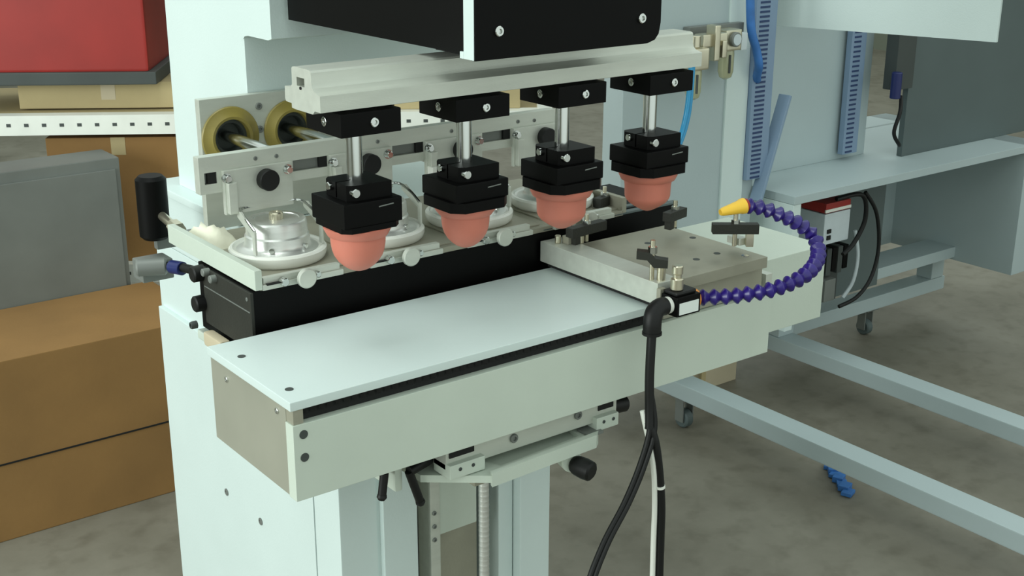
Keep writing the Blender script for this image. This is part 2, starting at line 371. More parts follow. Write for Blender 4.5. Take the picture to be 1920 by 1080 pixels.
# ink cups
cup = thing('ink_cup', 'turned metal ink cup on a thick white ring, leftmost and nearest', 'ink cup', (PX, .357, 1.015), 'ink cups on the tray')
X, Y = PX, .363
bm = bmesh.new(); lathe(bm, [(.060, 0), (.0675, 0), (.0705, .003), (.0725, .010), (.0725, .0155), (.070, .0185), (.0665, .0190), (.0645, .0165), (.0585, .0155)], (X, Y, 1.0152), (0, 0, 1), 56, False)
rg = obj('ceramic_ring', bm, 'ceramic', cup)
bm = bmesh.new(); lathe(bm, [(.0585, 0), (.0605, .0160), (.052, .0185), (.0495, .0210), (.0480, .024), (.0475, .036), (.0455, .0385), (.0450, .056), (.0425, .0595), (.034, .0600), (.0335, .0585), (.012, .0585), (0, .0585)], (X, Y, 1.0152), (0, 0, 1), 56)
bd = obj('cup_body', bm, 'steel', cup)
for a in range(3):
    an = -2.2+a*1.1
    bm = bmesh.new(); cyl(bm, (X+.048*math.cos(an), Y+.048*math.sin(an), 1.0385), (X+.0525*math.cos(an), Y+.0525*math.sin(an), 1.0385), .004, seg=12); obj('set_screw', bm, 'chrome', bd)
bm = bmesh.new(); lathe(bm, [(.0105, 0), (.0105, .009), (.009, .011), (.004, .011), (.003, .007), (0, .007)], (X, Y, 1.0735), (0, 0, 1), 24); obj('pivot_cap', bm, 'brass', cup)
# U-shaped yoke that pushes the cup, hinged on the bar
for s in (-1, 1):
    bm = bmesh.new(); prism(bm, [(.322, 1.036), (.330, 1.036), (.330, 1.062), (.376, 1.082), (.376, 1.090), (.365, 1.092), (.322, 1.070)], 'x', X+s*.054-.0015, X+s*.054+.0015)
    yk = obj('yoke_arm', bm, 'alu', cup)
bm = bmesh.new()
tube(bm, [(X-.0535, .325, 1.071), (X-.0535, .352, 1.084), (X-.047, .378, 1.0925), (X-.02, .3825, 1.0915), (X+.02, .3825, 1.0915), (X+.047, .378, 1.0925), (X+.0535, .352, 1.084), (X+.0535, .325, 1.071)], .0022, 6, 8)
obj('wire_bail', bm, 'chrome', yk)
dup(cup, (PITCH, 0, 0), 'metal ink cup on a white ring, half hidden behind the front-left pad')
dup(cup, (2*PITCH, 0, 0), 'metal ink cup on a white ring, behind the second pad from the left')
dup(cup, (3*PITCH, 0, 0), 'metal ink cup on a white ring, farthest one behind the third pad')

bm = bmesh.new()
g = 9; vv = []
for i in range(g):
    row = []
    for j in range(g):
        u, v = i/(g-1), j/(g-1); h = .017*math.sin(PI*u)**.6*math.sin(PI*v)**.6 if 0 < i < g-1 and 0 < j < g-1 else 0
        row.append(bm.verts.new((0.098+.062*u+random.uniform(-.002, .002), .445+.105*v+random.uniform(-.003, .003), 1.0132+1.6*h*(.8+.5*random.random()))))
    vv.append(row)
for i in range(g-1):
    for j in range(g-1): bm.faces.new((vv[i][j], vv[i+1][j], vv[i+1][j+1], vv[i][j+1]))
rim = [vv[i][0] for i in range(g)]+[vv[g-1][j] for j in range(1, g)]+[vv[i][g-1] for i in range(g-2, -1, -1)]+[vv[0][j] for j in range(g-2, 0, -1)]
bm.faces.new(rim[::-1])
tag(obj('wiping_cloth', bm, 'cream', None, 60), 'crumpled cream wiping cloth at the left end of the ink tray', 'cloth')

# black carriage box
cb = thing('carriage_box', 'long matt black box under the ink tray, behind the white table', 'box', (.45, .34, .93))
obj('box_body', bx(.082, .905, .262, .445, .9, 1.0045, .0015), 'black', cb)
obj('side_plate', bx(.0775, .0825, .261, .42, .915, 1.003, .001), 'black_side', cb)
obj('side_rib', bx(.0765, .078, .264, .415, .9735, .975), 'grey', cb)
obj('top_channel', bx(.60, .905, .262, .275, 1.0045, 1.0085, .001), 'slate', cb)
obj('top_channel', bx(.60, .905, .29, .302, 1.0045, 1.0085, .001), 'slate', cb)
for y, z in ((.425, .945), (.425, .992)):
    bm = bmesh.new(); cyl(bm, (.083, y, z), (.062, y, z), .0125, seg=28, ch=.002); obj('round_knob', bm, 'rubber', cb)
for y, z in ((.40, 1.0), (.375, .996)):
    bm = bmesh.new(); cyl(bm, (.080, y, z), (.068, y, z), .006, seg=18, ch=.001); obj('fitting', bm, 'grey', cb)
for x, z in ((.0775, .95),):
    bm = bmesh.new(); screw(bm, (x, .272, .992), (-1, 0, 0), .003, .001); obj('bolt', bm, 'grey', cb)
sup = thing('box_support', 'small beige cast foot under the left end of the black box', 'bracket', (.1, .38, .90))
obj('foot_block', bx(.070, .15, .27, .44, .885, .9, .003), 'paint_warm', sup)
obj('foot_lug', bx(.060, .0765, .335, .395, .890, .912, .004), 'beige', sup)
bm = bmesh.new(); screw(bm, (.062, .42, .915), (-1, 0, 0), .006, .01); obj('bolt', bm, 'dgrey', sup)

# ------------------------------------------------------------------ shuttle table
tb = thing('shuttle_table', 'long white machine table with broad flat top plate and deep front panel', 'table', (.43, .12, .80))
obj('top_plate', bx(-.002, .628, -.0015, .238, .938, .950, .0012), 'plate', tb)
obj('front_panel', bx(.0, .862, -.002, .018, .8155, .9185, .001), 'paint_warm', tb)
obj('end_plate', bx(.001, .006, .018, .234, .8165, .9385, .001), 'endplate', tb)
obj('end_block', bx(.002, .016, .0, .02, .9185, .9385, .0006), 'alu_dull', tb)
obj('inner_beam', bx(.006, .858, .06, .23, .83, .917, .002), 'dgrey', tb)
obj('slot_liner', bx(.016, .60, .010, .05, .9175, .938), 'dark', tb)
# bellows folds in the slot
bm = bmesh.new()
n = 96; pts = []
for i in range(n+1):
    x = .018+.575*i/n; pts.append((x, .0045 if i % 2 else .0085))
V0 = [bm.verts.new((x, y, .928)) for x, y in pts]; V1 = [bm.verts.new((x, y, .9375)) for x, y in pts]
V2 = [bm.verts.new((x, .010, .928)) for x, y in pts]; V3 = [bm.verts.new((x, .010, .9375)) for x, y in pts]
for i in range(n):
    bm.faces.new((V0[i], V0[i+1], V1[i+1], V1[i])); bm.faces.new((V2[i+1], V2[i], V3[i], V3[i+1]))
    bm.faces.new((V1[i], V1[i+1], V3[i+1], V3[i])); bm.faces.new((V0[i+1], V0[i], V2[i], V2[i+1]))
be = obj('bellows', bm, 'rubber', tb, 20)
for p in ((.018, .038), (.020, .176)):
    bm = bmesh.new(); lathe(bm, [(.0055, -.0), (.0055, .0006), (.002, .0006), (0, .0003)], (p[0], p[1], .950), (0, 0, 1), 18); obj('bolt', bm, 'dgrey', tb)
for z in (.9045, .8735):
    bm = bmesh.new(); lathe(bm, [(.0058, 0), (.0058, .0008), (.0025, .0008), (0, .0003)], (.014, -.002, z), (0, -1, 0), 18); obj('bolt', bm, 'dgrey', tb)
for y, z in ((.185, .919), (.040, .925)):
    bm = bmesh.new(); screw(bm, (.001, y, z), (-1, 0, 0), .0042, .002); obj('bolt', bm, 'chrome', tb)
eb = thing('table_end_box', 'white painted box closing the far right end of the table, inside the hose loop', 'box', (.97, .15, .81))
obj('box_body', bx(.876, 1.066, .058, .29, .8155, .948, .002), 'paint_warm', eb)
obj('joint_plate', bx(.862, .877, .012, .24, .8155, .945, .001), 'alu', eb)

# ------------------------------------------------------------------ fixture on the carriage
fx = thing('work_fixture', 'grey aluminium fixture plates on a pale bar across the table', 'fixture', (.72, .1, .93))
obj('carriage_base', bx(.6295, .845, .006, .20, .92, .968, .001), 'alu_dull', fx)
obj('gap_strip', bx(.597, .625, -.008, .245, .9505, .9575), 'dark', fx)  # dark filler, stands in for the shade under the bar
obj('side_bar', bx(.590, .634, -.0195, .2565, .9575, .9915, .0012), 'alu', fx)
obj('lower_plate', bx(.634, .835, -.012, .22, .968, .986, .001), 'alu_dull', fx)
cut = bmesh.new()
for x in (.683, .730, .778): 
    box(cut, x-.0035, x+.0035, -.06, -.026, .993, 1.01); box(cut, x-.006, x+.006, -.06, -.028, .989, .9935)
bm = bmesh.new(); prism(bm, [(.638, .172), (.638, .052), (.652, .030), (.652, -.040), (.824, -.040), (.824, .172)], 'z', .9885, 1.0005)
up_ = obj('upper_plate', bm, 'alu_dull', fx, 35, cut)
for x, y in ((.700, .012), (.748, .015), (.70, .12), (.78, .10)):
    bm = bmesh.new(); lathe(bm, [(.0055, 0), (.0055, .0006), (.003, .0006), (0, .0003)], (x, y, 1.0005), (0, 0, 1), 14); obj('bolt', bm, 'dgrey', up_)
bm = bmesh.new(); lathe(bm, [(.006, 0), (.006, .001), (0, .001)], (.773, -.020, 1.0005), (0, 0, 1), 14); obj('bolt', bm, 'chrome', up_)

def clamp(label, cx, cy, zb, zc, ang, ln, kind, hs=-1):
    t = thing('toggle_clamp', label, 'clamp', (cx, cy, zb), 'black strap clamps on the fixture')
    R = Matrix.Rotation(ang, 3, 'Z')
    def tr(bm):
        for v in bm.verts: v.co = Vector((cx, cy, 0))+R @ v.co
        return bm
    bm = bmesh.new()
    if kind == 'bent': prism(bm, [(-ln/2, zc), (-ln*.12, zc-.001), (ln*.12, zc-.010), (ln/2, zc-.012), (ln/2, zc-.024), (ln*.06, zc-.024), (-ln*.16, zc-.013), (-ln/2, zc-.012)], 'y', -.008, .008)
    else: box(bm, -ln/2, ln/2, -.008, .008, zc-.016, zc, .0012)
    obj('strap', tr(bm), 'black_side', t)
    bm = bmesh.new(); cyl(bm, (0, 0, zb), (0, 0, zc+.016), .0036, seg=16); obj('stud', tr(bm), 'brass', t)
    bm = bmesh.new(); cyl(bm, (0, 0, zc-(.004 if kind == 'bent' else 0)), (0, 0, zc+.006), .0068, seg=6); obj('nut', tr(bm), 'chrome', t)
    bm = bmesh.new(); box(bm, hs*ln*.32-.006, hs*ln*.32+.006, -.006, .006, zb, zc-.0155, .001) if kind != 'bent' else cyl(bm, (ln*.3, 0, zb), (ln*.3, 0, zc-.0235), .0065, seg=20)
    obj('heel_block', tr(bm), 'brass' if kind == 'bent' or hs > 0 else 'black_side', t)
VA = -yaw
clamp('bent black clamp strap with steel nut beside the solenoid valve', .596, .0, .9915, 1.036, VA-.15, .046, 'bent')
clamp('flat straight black clamp bar at the right side of the fixture', .80, .028, 1.0005, 1.0375, VA, .073, 'flat', 1)
clamp('dark clamp at the far corner of the fixture under the rightmost pad', .802, .165, 1.0005, 1.030, .25, .052, 'flat')
clamp('dark clamp strap below the third pad on the left end of the pale bar', .650, .212, .9915, 1.0205, .10, .080, 'flat')
clamp('olive black clamp behind the third pad, beside the ink tray end', .765, .300, 1.0130, 1.032, .30, .05, 'flat')
pt = thing('fixture_post', 'pair of short round steel posts under the dark strap on the pale bar', 'post', (.615, .24, .9915))
for x, y in ((.606, .231), (.636, .209)):
    bm = bmesh.new(); cyl(bm, (x, y, .9915), (x, y, 1.0045), .005, seg=20, ch=.0008); obj('post', bm, 'brass', pt)
bm = bmesh.new(); box(bm, .612, .630, .212, .228, .9915, 1.004, .001); obj('spacer', bm, 'alu_dull', pt)
st = thing('edge_stop', 'small grey stop block on the fixture plate under the flat black clamp', 'block', (.825, .035, 1.0))
obj('block', bx(.806, .823, .022, .050, 1.0007, 1.012, .001), 'alu', st)
bm = bmesh.new(); cyl(bm, (.820, .018, 1.0007), (.820, .018, 1.0240), .004, seg=16); obj('pin', bm, 'chrome', st)

# ------------------------------------------------------------------ solenoid valve and hoses
vv_ = thing('air_valve', 'small black solenoid valve with a white label and orange collar at the table corner', 'valve', (.615, -.045, .94))
obj('valve_body', bx(.590, .637, -.062, -.028, .950, .980, .002), 'black', vv_)
obj('valve_label', bx(.594, .632, -.0632, -.0618, .9535, .971, .0), 'label', vv_)
obj('valve_cap', bx(.592, .632, -.058, -.030, .980, .9865, .003), 'rubber', vv_)
bm = bmesh.new(); cyl(bm, (.637, -.045, .966), (.645, -.047, .966), .0135, seg=28, ch=.001); obj('outlet_collar', bm, 'orange', vv_)
bm = bmesh.new(); cyl(bm, (.590, -.045, .966), (.580, -.045, .966), .0125, seg=28, ch=.0015); obj('inlet_collar', bm, 'white', vv_)
bm = bmesh.new(); cyl(bm, (.604, -.045, .9865), (.604, -.045, 1.0045), .0095, seg=24, ch=.0015); cyl(bm, (.604, -.045, 1.0045), (.604, -.045, 1.010), .0065, seg=20); cyl(bm, (.604, -.045, 1.010), (.604, -.045, 1.0235), .0082, seg=20, ch=.0015)
obj('adjusting_stem', bm, 'brass', vv_)
obj('mount_tab', bx(.588, .600, -.028, -.0195, .953, .985, .001), 'alu_dull', vv_)
bm = bmesh.new(); tube(bm, [(.580, -.045, .966), (.568, -.046, .966), (.557, -.048, .960), (.553, -.050, .947), (.553, -.050, .932)], .0135, 6, 20)
lathe(bm, [(.0145, 0), (.0145, .004)], (.553, -.050, .930), (0, 0, 1), 20)
obj('elbow_fitting', bm, 'rubber', vv_)

def blend(pts, n):
    P = smooth_path(pts, 20); d = [0]
    for a, c in zip(P, P[1:]): d.append(d[-1]+(c-a).length)
    out = []
    for k in range(n+1):
        s = d[-1]*k/n; i = max(j for j in range(len(d)) if d[j] <= s+1e-9); i = min(i, len(P)-2)
        t = (s-d[i])/max(d[i+1]-d[i], 1e-9); out.append(P[i].lerp(P[i+1], t))
    return out
hose = thing('air_hose', 'blue segmented flexible air hose looping to a yellow nozzle', 'hose', (.65, -.05, .94))
HP = [(.645, -.047, .966), (.686, -.070, .966), (.711, -.084, .968), (.740, -.099, .972), (.776, -.108, .978), (.812, -.109, .986), (.853, -.094, .995), (.882, -.072, 1.005), (.893, -.052, 1.02), (.877, -.042, 1.035), (.853, -.036, 1.05), (.832, -.025, 1.06), (.812, -.013, 1.07), (.785, -.002, 1.075)]
S = blend(HP, 25)
for i in range(25):
    a, c = S[i], S[i+1]; h = (c-a).length; bm = bmesh.new()
    lathe(bm, [(.0050, -h*.12), (.0058, h*.05), (.0122, h*.42), (.0126, h*.55), (.0108, h*.66), (.0066, h*.98), (.0052, h*1.12)], a, c-a, 20)
    obj('hose_segment', bm, 'hose', hose, 40)
bm = bmesh.new(); d = (S[25]-S[24]).normalized(); n0 = S[25]
d = Vector((-.93, .22, -.14)).normalized()
lathe(bm, [(.0075, -.002), (.0125, .001), (.0118, .007), (.0105, .010), (.0065, .040), (.0048, .044), (.003, .044)], n0, d, 24)
obj('nozzle', bm, 'yellow', hose)
bm = bmesh.new(); cyl(bm, n0-d*.004, n0+d*.001, .0105, seg=20); obj('nozzle_collar', bm, 'red', hose)

cbl = thing('cable_bundle', 'black cable hanging from the valve elbow and dividing into two lengths', 'cable', (.53, -.07, 0))
bm = bmesh.new(); tube(bm, [(.553, -.050, .934), (.549, -.053, .90), (.546, -.056, .86), (.5445, -.060, .82), (.541, -.065, .79)], .0070, 8, 14); obj('cable', bm, 'rubber', cbl)
for k, (dx, dy) in enumerate(((0, 0), (.0075, -.003))):
    bm = bmesh.new(); tube(bm, [(.546+dx*.3, -.056+dy, .84), (.5405+dx, -.066+dy, .79), (.520+dx, -.070+dy, .74), (.488+dx, -.074+dy, .69), (.440+dx, -.080+dy, .635), (.40+dx, -.09+dy, .57), (.37+dx, -.10+dy, .45), (.36+dx, -.11+dy, .2), (.36+dx, -.16+dy, .006)], .0042, 8, 10); obj('cable', bm, 'rubber', cbl)
bm = bmesh.new(); tube(bm, [(.541, -.062, .80), (.548, -.071, .77), (.557, -.073, .72), (.5655, -.072, .66), (.569, -.070, .60), (.571, -.070, .5), (.575, -.075, .2), (.58, -.12, .008)], .0062, 8, 12); obj('cable', bm, 'rubber', cbl)
bm = bmesh.new(); cyl(bm, (.5602, -.0735, .695), (.5608, -.0735, .6915), .0072, seg=14); obj('cable_tie', bm, 'white', cbl)
wc = bmesh.new(); tube(wc, [(.538, -.052, .815), (.539, -.060, .79), (.543, -.067, .76), (.549, -.070, .72), (.5555, -.068, .66), (.558, -.066, .60), (.560, -.066, .5), (.562, -.07, .2), (.565, -.12, .005)], .0042, 8, 10)
tag(obj('white_cable', wc, 'white'), 'thin white cable hanging beside the black cables under the valve', 'cable')

# ------------------------------------------------------------------ table support below
sp = thing('table_support', 'pale grey cast bracket with slotted bar carrying the table from below', 'bracket', (.38, .06, .73))
cut = bmesh.new(); box(cut, .262, .300, .0, .04, .7965, .802); 
obj('upper_bar', bx(.245, .560, .028, .072, .772, .8015, .002), 'alu', sp)
obj('bar_foot', bx(.245, .305, .018, .060, .762, .7835, .002), 'paint_warm', sp)
obj('bar_foot', bx(.512, .556, .018, .060, .762, .7835, .002), 'paint_warm', sp)
for a, c in ((.250, .292), (.522, .552)): obj('slot', bx(a, c, .0265, .0285, .7905, .7985), 'dark', sp)
for x, z in ((.262, .775), (.284, .775), (.526, .775), (.545, .775)):
    bm = bmesh.new(); screw(bm, (x, .018, z), (0, -1, 0), .0028, .001); obj('bolt', bm, 'dgrey', sp)
for x, z in ((.362, .7925), (.482, .7965)):
    bm = bmesh.new(); screw(bm, (x, .028, z-.002), (0, -1, 0), .0068, .004); obj('bolt', bm, 'grey', sp)
bm = bmesh.new(); prism(bm, [(.223, .060), (.303, -.003), (.500, .010), (.547, .045), (.52, .285), (.215, .285)], 'z', .7495, .7605)
cut = bmesh.new(); prism(cut, [(.318, .050), (.330, .016), (.485, .026), (.490, .075), (.318, .08)], 'z', .754, .77)
obj('lower_casting', bm, 'paint_warm', sp, 35, cut)
bm = bmesh.new(); prism(bm, [(.300, -.005), (.500, .004), (.512, .014), (.500, .014), (.303, .003)], 'z', .7445, .7655); obj('front_rib', bm, 'paint_warm', sp)
obj('rear_arm', bx(.33, .50, .08, .29, .70, .815, .003), 'alu_dull', sp)
obj('nameplate_pad', bx(.492, .520, .011, .040, .7605, .7650, .001), 'grey', sp)
bm = bmesh.new(); cyl(bm, (.478, .055, .722), (.462, .014, .728), .0165, seg=24, ch=.002); hb = obj('knob_hub', bm, 'paint_warm', sp)
bm = bmesh.new(); lathe(bm, [(.010, 0), (.0125, .002), (.0150, .008), (.0160, .022), (.0150, .034), (.0115, .0365), (0, .0365)], (.464, .016, .725), (.25, -1, -.10), 12); obj('round_knob', bm, 'rubber', sp)
bm = bmesh.new(); cyl(bm, (.560, .05, .780), (.598, .05, .776), .0135, seg=16, ch=.003); obj('end_knob', bm, 'rubber', sp)
def lever(label, p0, p1, p2):
    t = thing('clamp_lever', label, 'lever', p0)
    bm = bmesh.new(); cyl(bm, p0, p1, .009, .0075, seg=20, ch=.001); obj('hub', bm, 'rubber', t)
    bm = bmesh.new(); tube(bm, [p1, tuple((Vector(p1)+Vector(p2))/2), p2], .0062, 4, 12); lathe(bm, [(.0065, 0), (.0072, .004), (.0045, .008), (0, .0085)], p2, Vector(p2)-Vector(p1), 16); obj('handle', bm, 'rubber', t)
lever('black clamping lever pointing straight down beneath the table, left one', (.172, .13, .782), (.166, .062, .780), (.160, .060, .750))
lever('black angled clamping lever beneath the table, next to the bracket', (.242, .065, .780), (.203, .058, .773), (.221, .060, .722))
obj_ = tag(obj('cast_tab', bx(.185, .198, .066, .29, .742, .80, .004), 'paint_warm'), 'pale tab between the two black clamping levers', 'bracket')

# ------------------------------------------------------------------ left side fittings
lf = thing('air_regulator', 'black air regulator with metal fittings at the left edge of the machine', 'regulator', (.13, .72, .9))
bm = bmesh.new(); cyl(bm, (.117, .74, .955), (.117, .74, 1.065), .026, seg=28, ch=.006); obj('regulator_body', bm, 'black', lf)
bm = bmesh.new(); cyl(bm, (.122, .715, .999), (.118, .66, .995), .0075, seg=18, ch=.001); fq = obj('fitting', bm, 'brass', lf)
bm = bmesh.new(); cyl(bm, (.118, .66, .995), (.118, .635, .993), .0125, seg=6); obj('fitting_nut', bm, 'brass', fq)
obj('regulator_bracket', bx(.117, .234, .735, .75, .935, .958, .001), 'grey', lf)
bm = bmesh.new(); tube(bm, [(.105, .67, .925), (.112, .64, .930), (.12, .58, .936), (.115, .50, .950), (.1, .455, .962)], .0075, 6, 12); obj('air_tube', bm, 'rubber', lf)
bm = bmesh.new(); cyl(bm, (.108, .655, .927), (.114, .625, .930), .0115, seg=18, ch=.001); obj('tube_nut', bm, 'navy', lf)
bm = bmesh.new(); cyl(bm, (.06, .69, .925), (.105, .67, .925), .015, seg=20, ch=.003); obj('muffler', bm, 'grey', lf)
obj('valve_block', bx(.07, .125, .69, .735, .895, .93, .003), 'grey', lf)

lf.location.x += .016; lf.location.z += .008

# ------------------------------------------------------------------ neighbouring machine
nb = thing('machine_cabinet', 'blue-grey open machine cabinet with wiring ducts, behind on the right', 'machine', (2.2, 1.3, 0))
obj('column', bx(1.50, 2.0, 1.07, 1.145, .45, 1.9, .004), 'paint2', nb)
obj('bench_side', bx(2.05, 2.082, .958, 1.6, .30, .6755, .002), 'paint', nb)
obj('bench', B((box, 2.05, 3.3, .956, 1.6, .676, .70, .002), (box, 3.2, 3.3, .956, 1.6, .25, .70, .002), (box, 2.05, 3.3, 1.45, 1.47, .25, .70, .002)), 'paint2', nb)
obj('back_panel', bx(1.99, 2.66, 1.20, 1.22, .70, 1.9, .002), 'paint2', nb)
obj('back_panel', bx(2.72, 3.5, 1.10, 1.12, .70, 1.9, .002), 'slate', nb)
obj('inner_panel', bx(2.46, 2.70, 1.13, 1.145, .27, .676, .002), 'slate', nb)
# wiring ducts: a back channel and comb fingers
def duct(x0, x1, y, z0, z1, n, lean=0.):
    bk = obj('wiring_duct', bx(x0, x1, y-.02, y, z0, z1, .002), 'duct', nb)
    bm = bmesh.new()
    for k in range(n):
        z = z0+(z1-z0)*(k+.5)/n; box(bm, x0+(x1-x0)*.16, x0+(x1-x0)*.62, y-.0212, y-.0198, z-.0028, z+.0028)
    s = obj('duct_slots', bm, 'duct_dark', bk); s['kind'] = 'stuff'
duct(1.952, 2.034, 1.07, .742, 1.9, 92)
duct(2.515, 2.585, 1.19, .72, 1.9, 80)
bm = bmesh.new(); a = Vector((2.102, 1.06, .965)); c = Vector((1.990, 1.045, .68)); dd = (c-a)
q = dd.to_track_quat('Z', 'Y').to_matrix(); box(bm, -.019, .019, -.006, .006, 0, dd.length, .003, None)
for v in bm.verts: v.co = a+q @ v.co
tag(obj('duct_cover', bm, 'duct_cover'), 'loose blue-grey duct cover strip leaning beside the slotted wiring duct', 'strip')
bm = bmesh.new(); tube(bm, [(1.89, 1.025, 1.30), (1.905, 1.025, 1.17), (1.93, 1.025, 1.11), (1.945, 1.025, 1.065), (1.962, 1.045, 1.03), (1.975, 1.055, 1.02)], .0115, 8, 12)
tag(obj('blue_hose', bm, 'bluerag'), 'short thick blue hose in front of the slotted duct at the top', 'hose')
bm = bmesh.new(); A_ = Vector((2.095, 1.198, 0)); B_ = Vector((2.30, .55, 0)); dv = (B_-A_).normalized(); nv = Vector((dv.y, -dv.x, 0))*.012
prism(bm, [tuple((A_)[:2]), tuple((B_)[:2]), tuple((B_+nv)[:2]), tuple((A_+nv)[:2])], 'z', 1.150, 1.42); obj('top_fascia', bm, 'paint', nb)
obj('column_edge', bx(1.866, 1.951, 1.063, 1.071, .45, 1.9, .002), 'paint', nb)
# base frame
for a in ((1.797, 1.872, -.9, 1.34, .10, .15), (2.31, 2.388, -.9, 1.34, .10, .15), (2.39, 3.3, 1.272, 1.345, .10, .15), (1.50, 1.795, 1.272, 1.345, .10, .15)):
    obj('frame_tube', bx(*a, .005), 'paint2', nb)
for x, y, zt in ((2.35, 1.20, .299), (3.25, 1.272, .249), (1.835, 1.275, .449), (1.54, 1.275, .449)): obj('frame_post', bx(x-.036, x+.036, y, y+.065, .15, zt, .004), 'paint2', nb)
obj('cross_rail', bx(1.50, 2.39, 1.15, 1.34, .40, .449, .004), 'paint2', nb)
obj('bench_rail', bx(2.31, 3.3, 1.18, 1.30, .26, .299, .003), 'paint2', nb)
def caster(x, y):
    bm = bmesh.new(); box(bm, x-.022, x-.018, y-.016, y+.016, .022, .094); box(bm, x+.018, x+.022, y-.016, y+.016, .022, .094); box(bm, x-.03, x+.03, y-.03, y+.03, .0935, .100)
    f = obj('caster_fork', bm, 'grey', nb)
    bm = bmesh.new(); cyl(bm, (x-.014, y, .028), (x+.014, y, .028), .028, seg=28, ch=.004); obj('caster_wheel', bm, 'slate', f)
caster(1.835, 1.13); caster(2.9, 1.31)
for x in (1.835, 2.35): caster(x, -.8)
# electrics inside the bench
ct = thing('contactor', 'grey and red electrical unit mounted inside the open bench, right of the hose', 'electrical part', (2.33, 1.05, .48))
obj('contactor_body', bx(2.268, 2.385, 1.02, 1.12, .505, .60, .004), 'gauge', ct)
obj('contactor_top', bx(2.270, 2.383, 1.02, 1.12, .602, .632, .003), 'red', ct)
obj('contactor_band', bx(2.268, 2.383, 1.018, 1.022, .605, .614), 'white', ct)
bm = bmesh.new(); box(bm, 2.282, 2.298, 1.0165, 1.0205, .54, .552); box(bm, 2.282, 2.298, 1.0165, 1.0205, .52, .533); obj('terminal', bm, 'dark', ct)
pn = thing('terminal_bank', 'dark terminal blocks and relays below the red contactor inside the bench', 'electrical part', (2.36, 1.06, .3))
obj('base', bx(2.30, 2.44, 1.09, 1.12, .285, .50, .002), 'dgrey', pn)
for k in range(5): obj('relay', bx(2.305+.026*k, 2.327+.026*k, 1.05, 1.09, .40-.01*(k % 2), .475, .002), ('black', 'dgrey')[k % 2], pn)
obj('relay', bx(2.32, 2.37, 1.04, 1.09, .31, .38, .003), 'grey', pn)
def wire(label, pts, r, mt):
    bm = bmesh.new(); tube(bm, pts, r, 8, 10); tag(obj('wire', bm, mt), label, 'cable')
wire('black cable looping down the right side of the open bench', [(2.42, 1.0, .65), (2.47, .99, .58), (2.49, .985, .47), (2.46, .98, .38), (2.40, .98, .33), (2.33, .99, .31)], .006, 'rubber')
wire('grey cable hanging inside the bench beside the terminal blocks', [(2.44, 1.04, .52), (2.452, 1.03, .44), (2.44, 1.03, .36), (2.41, 1.04, .31)], .006, 'gauge')
wire('black cable curling around the red contactor', [(2.30, 1.01, .645), (2.40, .995, .645), (2.425, .995, .57), (2.39, 1.0, .50), (2.34, 1.0, .47)], .007, 'rubber')
wire('thin black wire curving in front of the right panel', [(2.66, 1.08, .90), (2.62, 1.05, .86), (2.60, 1.05, .80), (2.63, 1.05, .76), (2.66, 1.07, .75)], .006, 'rubber')
jb = thing('switch_box', 'dark box with navy fittings on the panel at the right edge', 'electrical part', (2.68, 1.08, .8))
obj('box_body', bx(2.63, 2.72, 1.085, 1.13, .92, 1.13, .003), 'dgrey', jb)
bm = bmesh.new(); cyl(bm, (2.615, 1.07, .90), (2.615, 1.07, .98), .016, seg=20, ch=.002); obj('fitting', bm, 'navy', jb)
# air filter units
def filt(label, x, y, top, bl, br, gauge):
    t = thing('air_filter', label, 'air filter', (x, y, top-.11), None)
    obj('filter_head', bx(x-.030, x+.030, y-.025, y+.025, top-.035, top+.02, .006), 'brass', t)
    bm = bmesh.new(); lathe(bm, [(.020, 0), (.021, -.01), (.0205, -.055), (.016, -.070), (.006, -.076), (0, -.077)], (x, y, top-.035), (0, 0, 1), 24); obj('bowl', bm, 'bowl', t)
    bm = bmesh.new(); tube(bm, [(x-.008, y-.0215, top-.045), (x-.008, y-.0215, top-.092)], .003, 1, 8); obj('sight_strip', bm, 'dgrey', t)
    if gauge:
        bm = bmesh.new(); cyl(bm, (x, y-.024, top-.005), (x, y-.036, top-.005), .019, seg=28, ch=.002); g_ = obj('gauge', bm, 'grey', t)
        bm = bmesh.new(); cyl(bm, (x, y-.036, top-.005), (x, y-.0368, top-.005), .0145, seg=28); obj('gauge_face', bm, 'gauge', g_)
    else:
        bm = bmesh.new(); cyl(bm, (x, y, top+.02), (x, y, top+.05), .014, seg=20, ch=.002); obj('knob', bm, 'brass', t)
    return t
filt('air filter bowl with a round pressure gauge, hanging by the blue duct', 1.812, 1.02, 1.152, 0, 0, True)
filt('air filter bowl half hidden behind the right end of the rail', 1.655, .98, 1.120, 0, 0, False)
fb = thing('filter_manifold', 'nickel pipe manifold joining the two air filters at the top right', 'pipe fitting', (1.74, 1.0, 1.13))
bm = bmesh.new(); box(bm, 1.69, 1.778, .985, 1.02, 1.135, 1.168, .004); box(bm, 1.722, 1.742, .975, 1.01, 1.10, 1.19, .004); box(bm, 1.75, 1.768, .975, 1.01, 1.105, 1.15, .004); obj('manifold_block', bm, 'brass', fb)
obj('wall_bracket', bx(1.70, 1.90, 1.045, 1.069, 1.12, 1.18, .002), 'grey', fb)
obj('side_clip', bx(1.845, 1.868, 1.0, 1.03, 1.115, 1.16, .003), 'gauge', fb)
bm = bmesh.new(); tube(bm, [(1.262, .6, 1.20), (1.259, .6, 1.12), (1.252, .6, 1.067), (1.236, .6, 1.02), (1.20, .6, .96), (1.16, .6, .91), (1.12, .6, .875), (1.0, .54, .90), (.88, .450, .93)], .0052, 8, 12)
tube(bm, [(1.270, .602, 1.20), (1.268, .602, 1.12), (1.262, .602, 1.067), (1.246, .602, 1.02), (1.21, .602, .96), (1.17, .602, .91), (1.12, .602, .86), (1.0, .545, .888), (.87, .450, .92)], .0048, 8, 12)
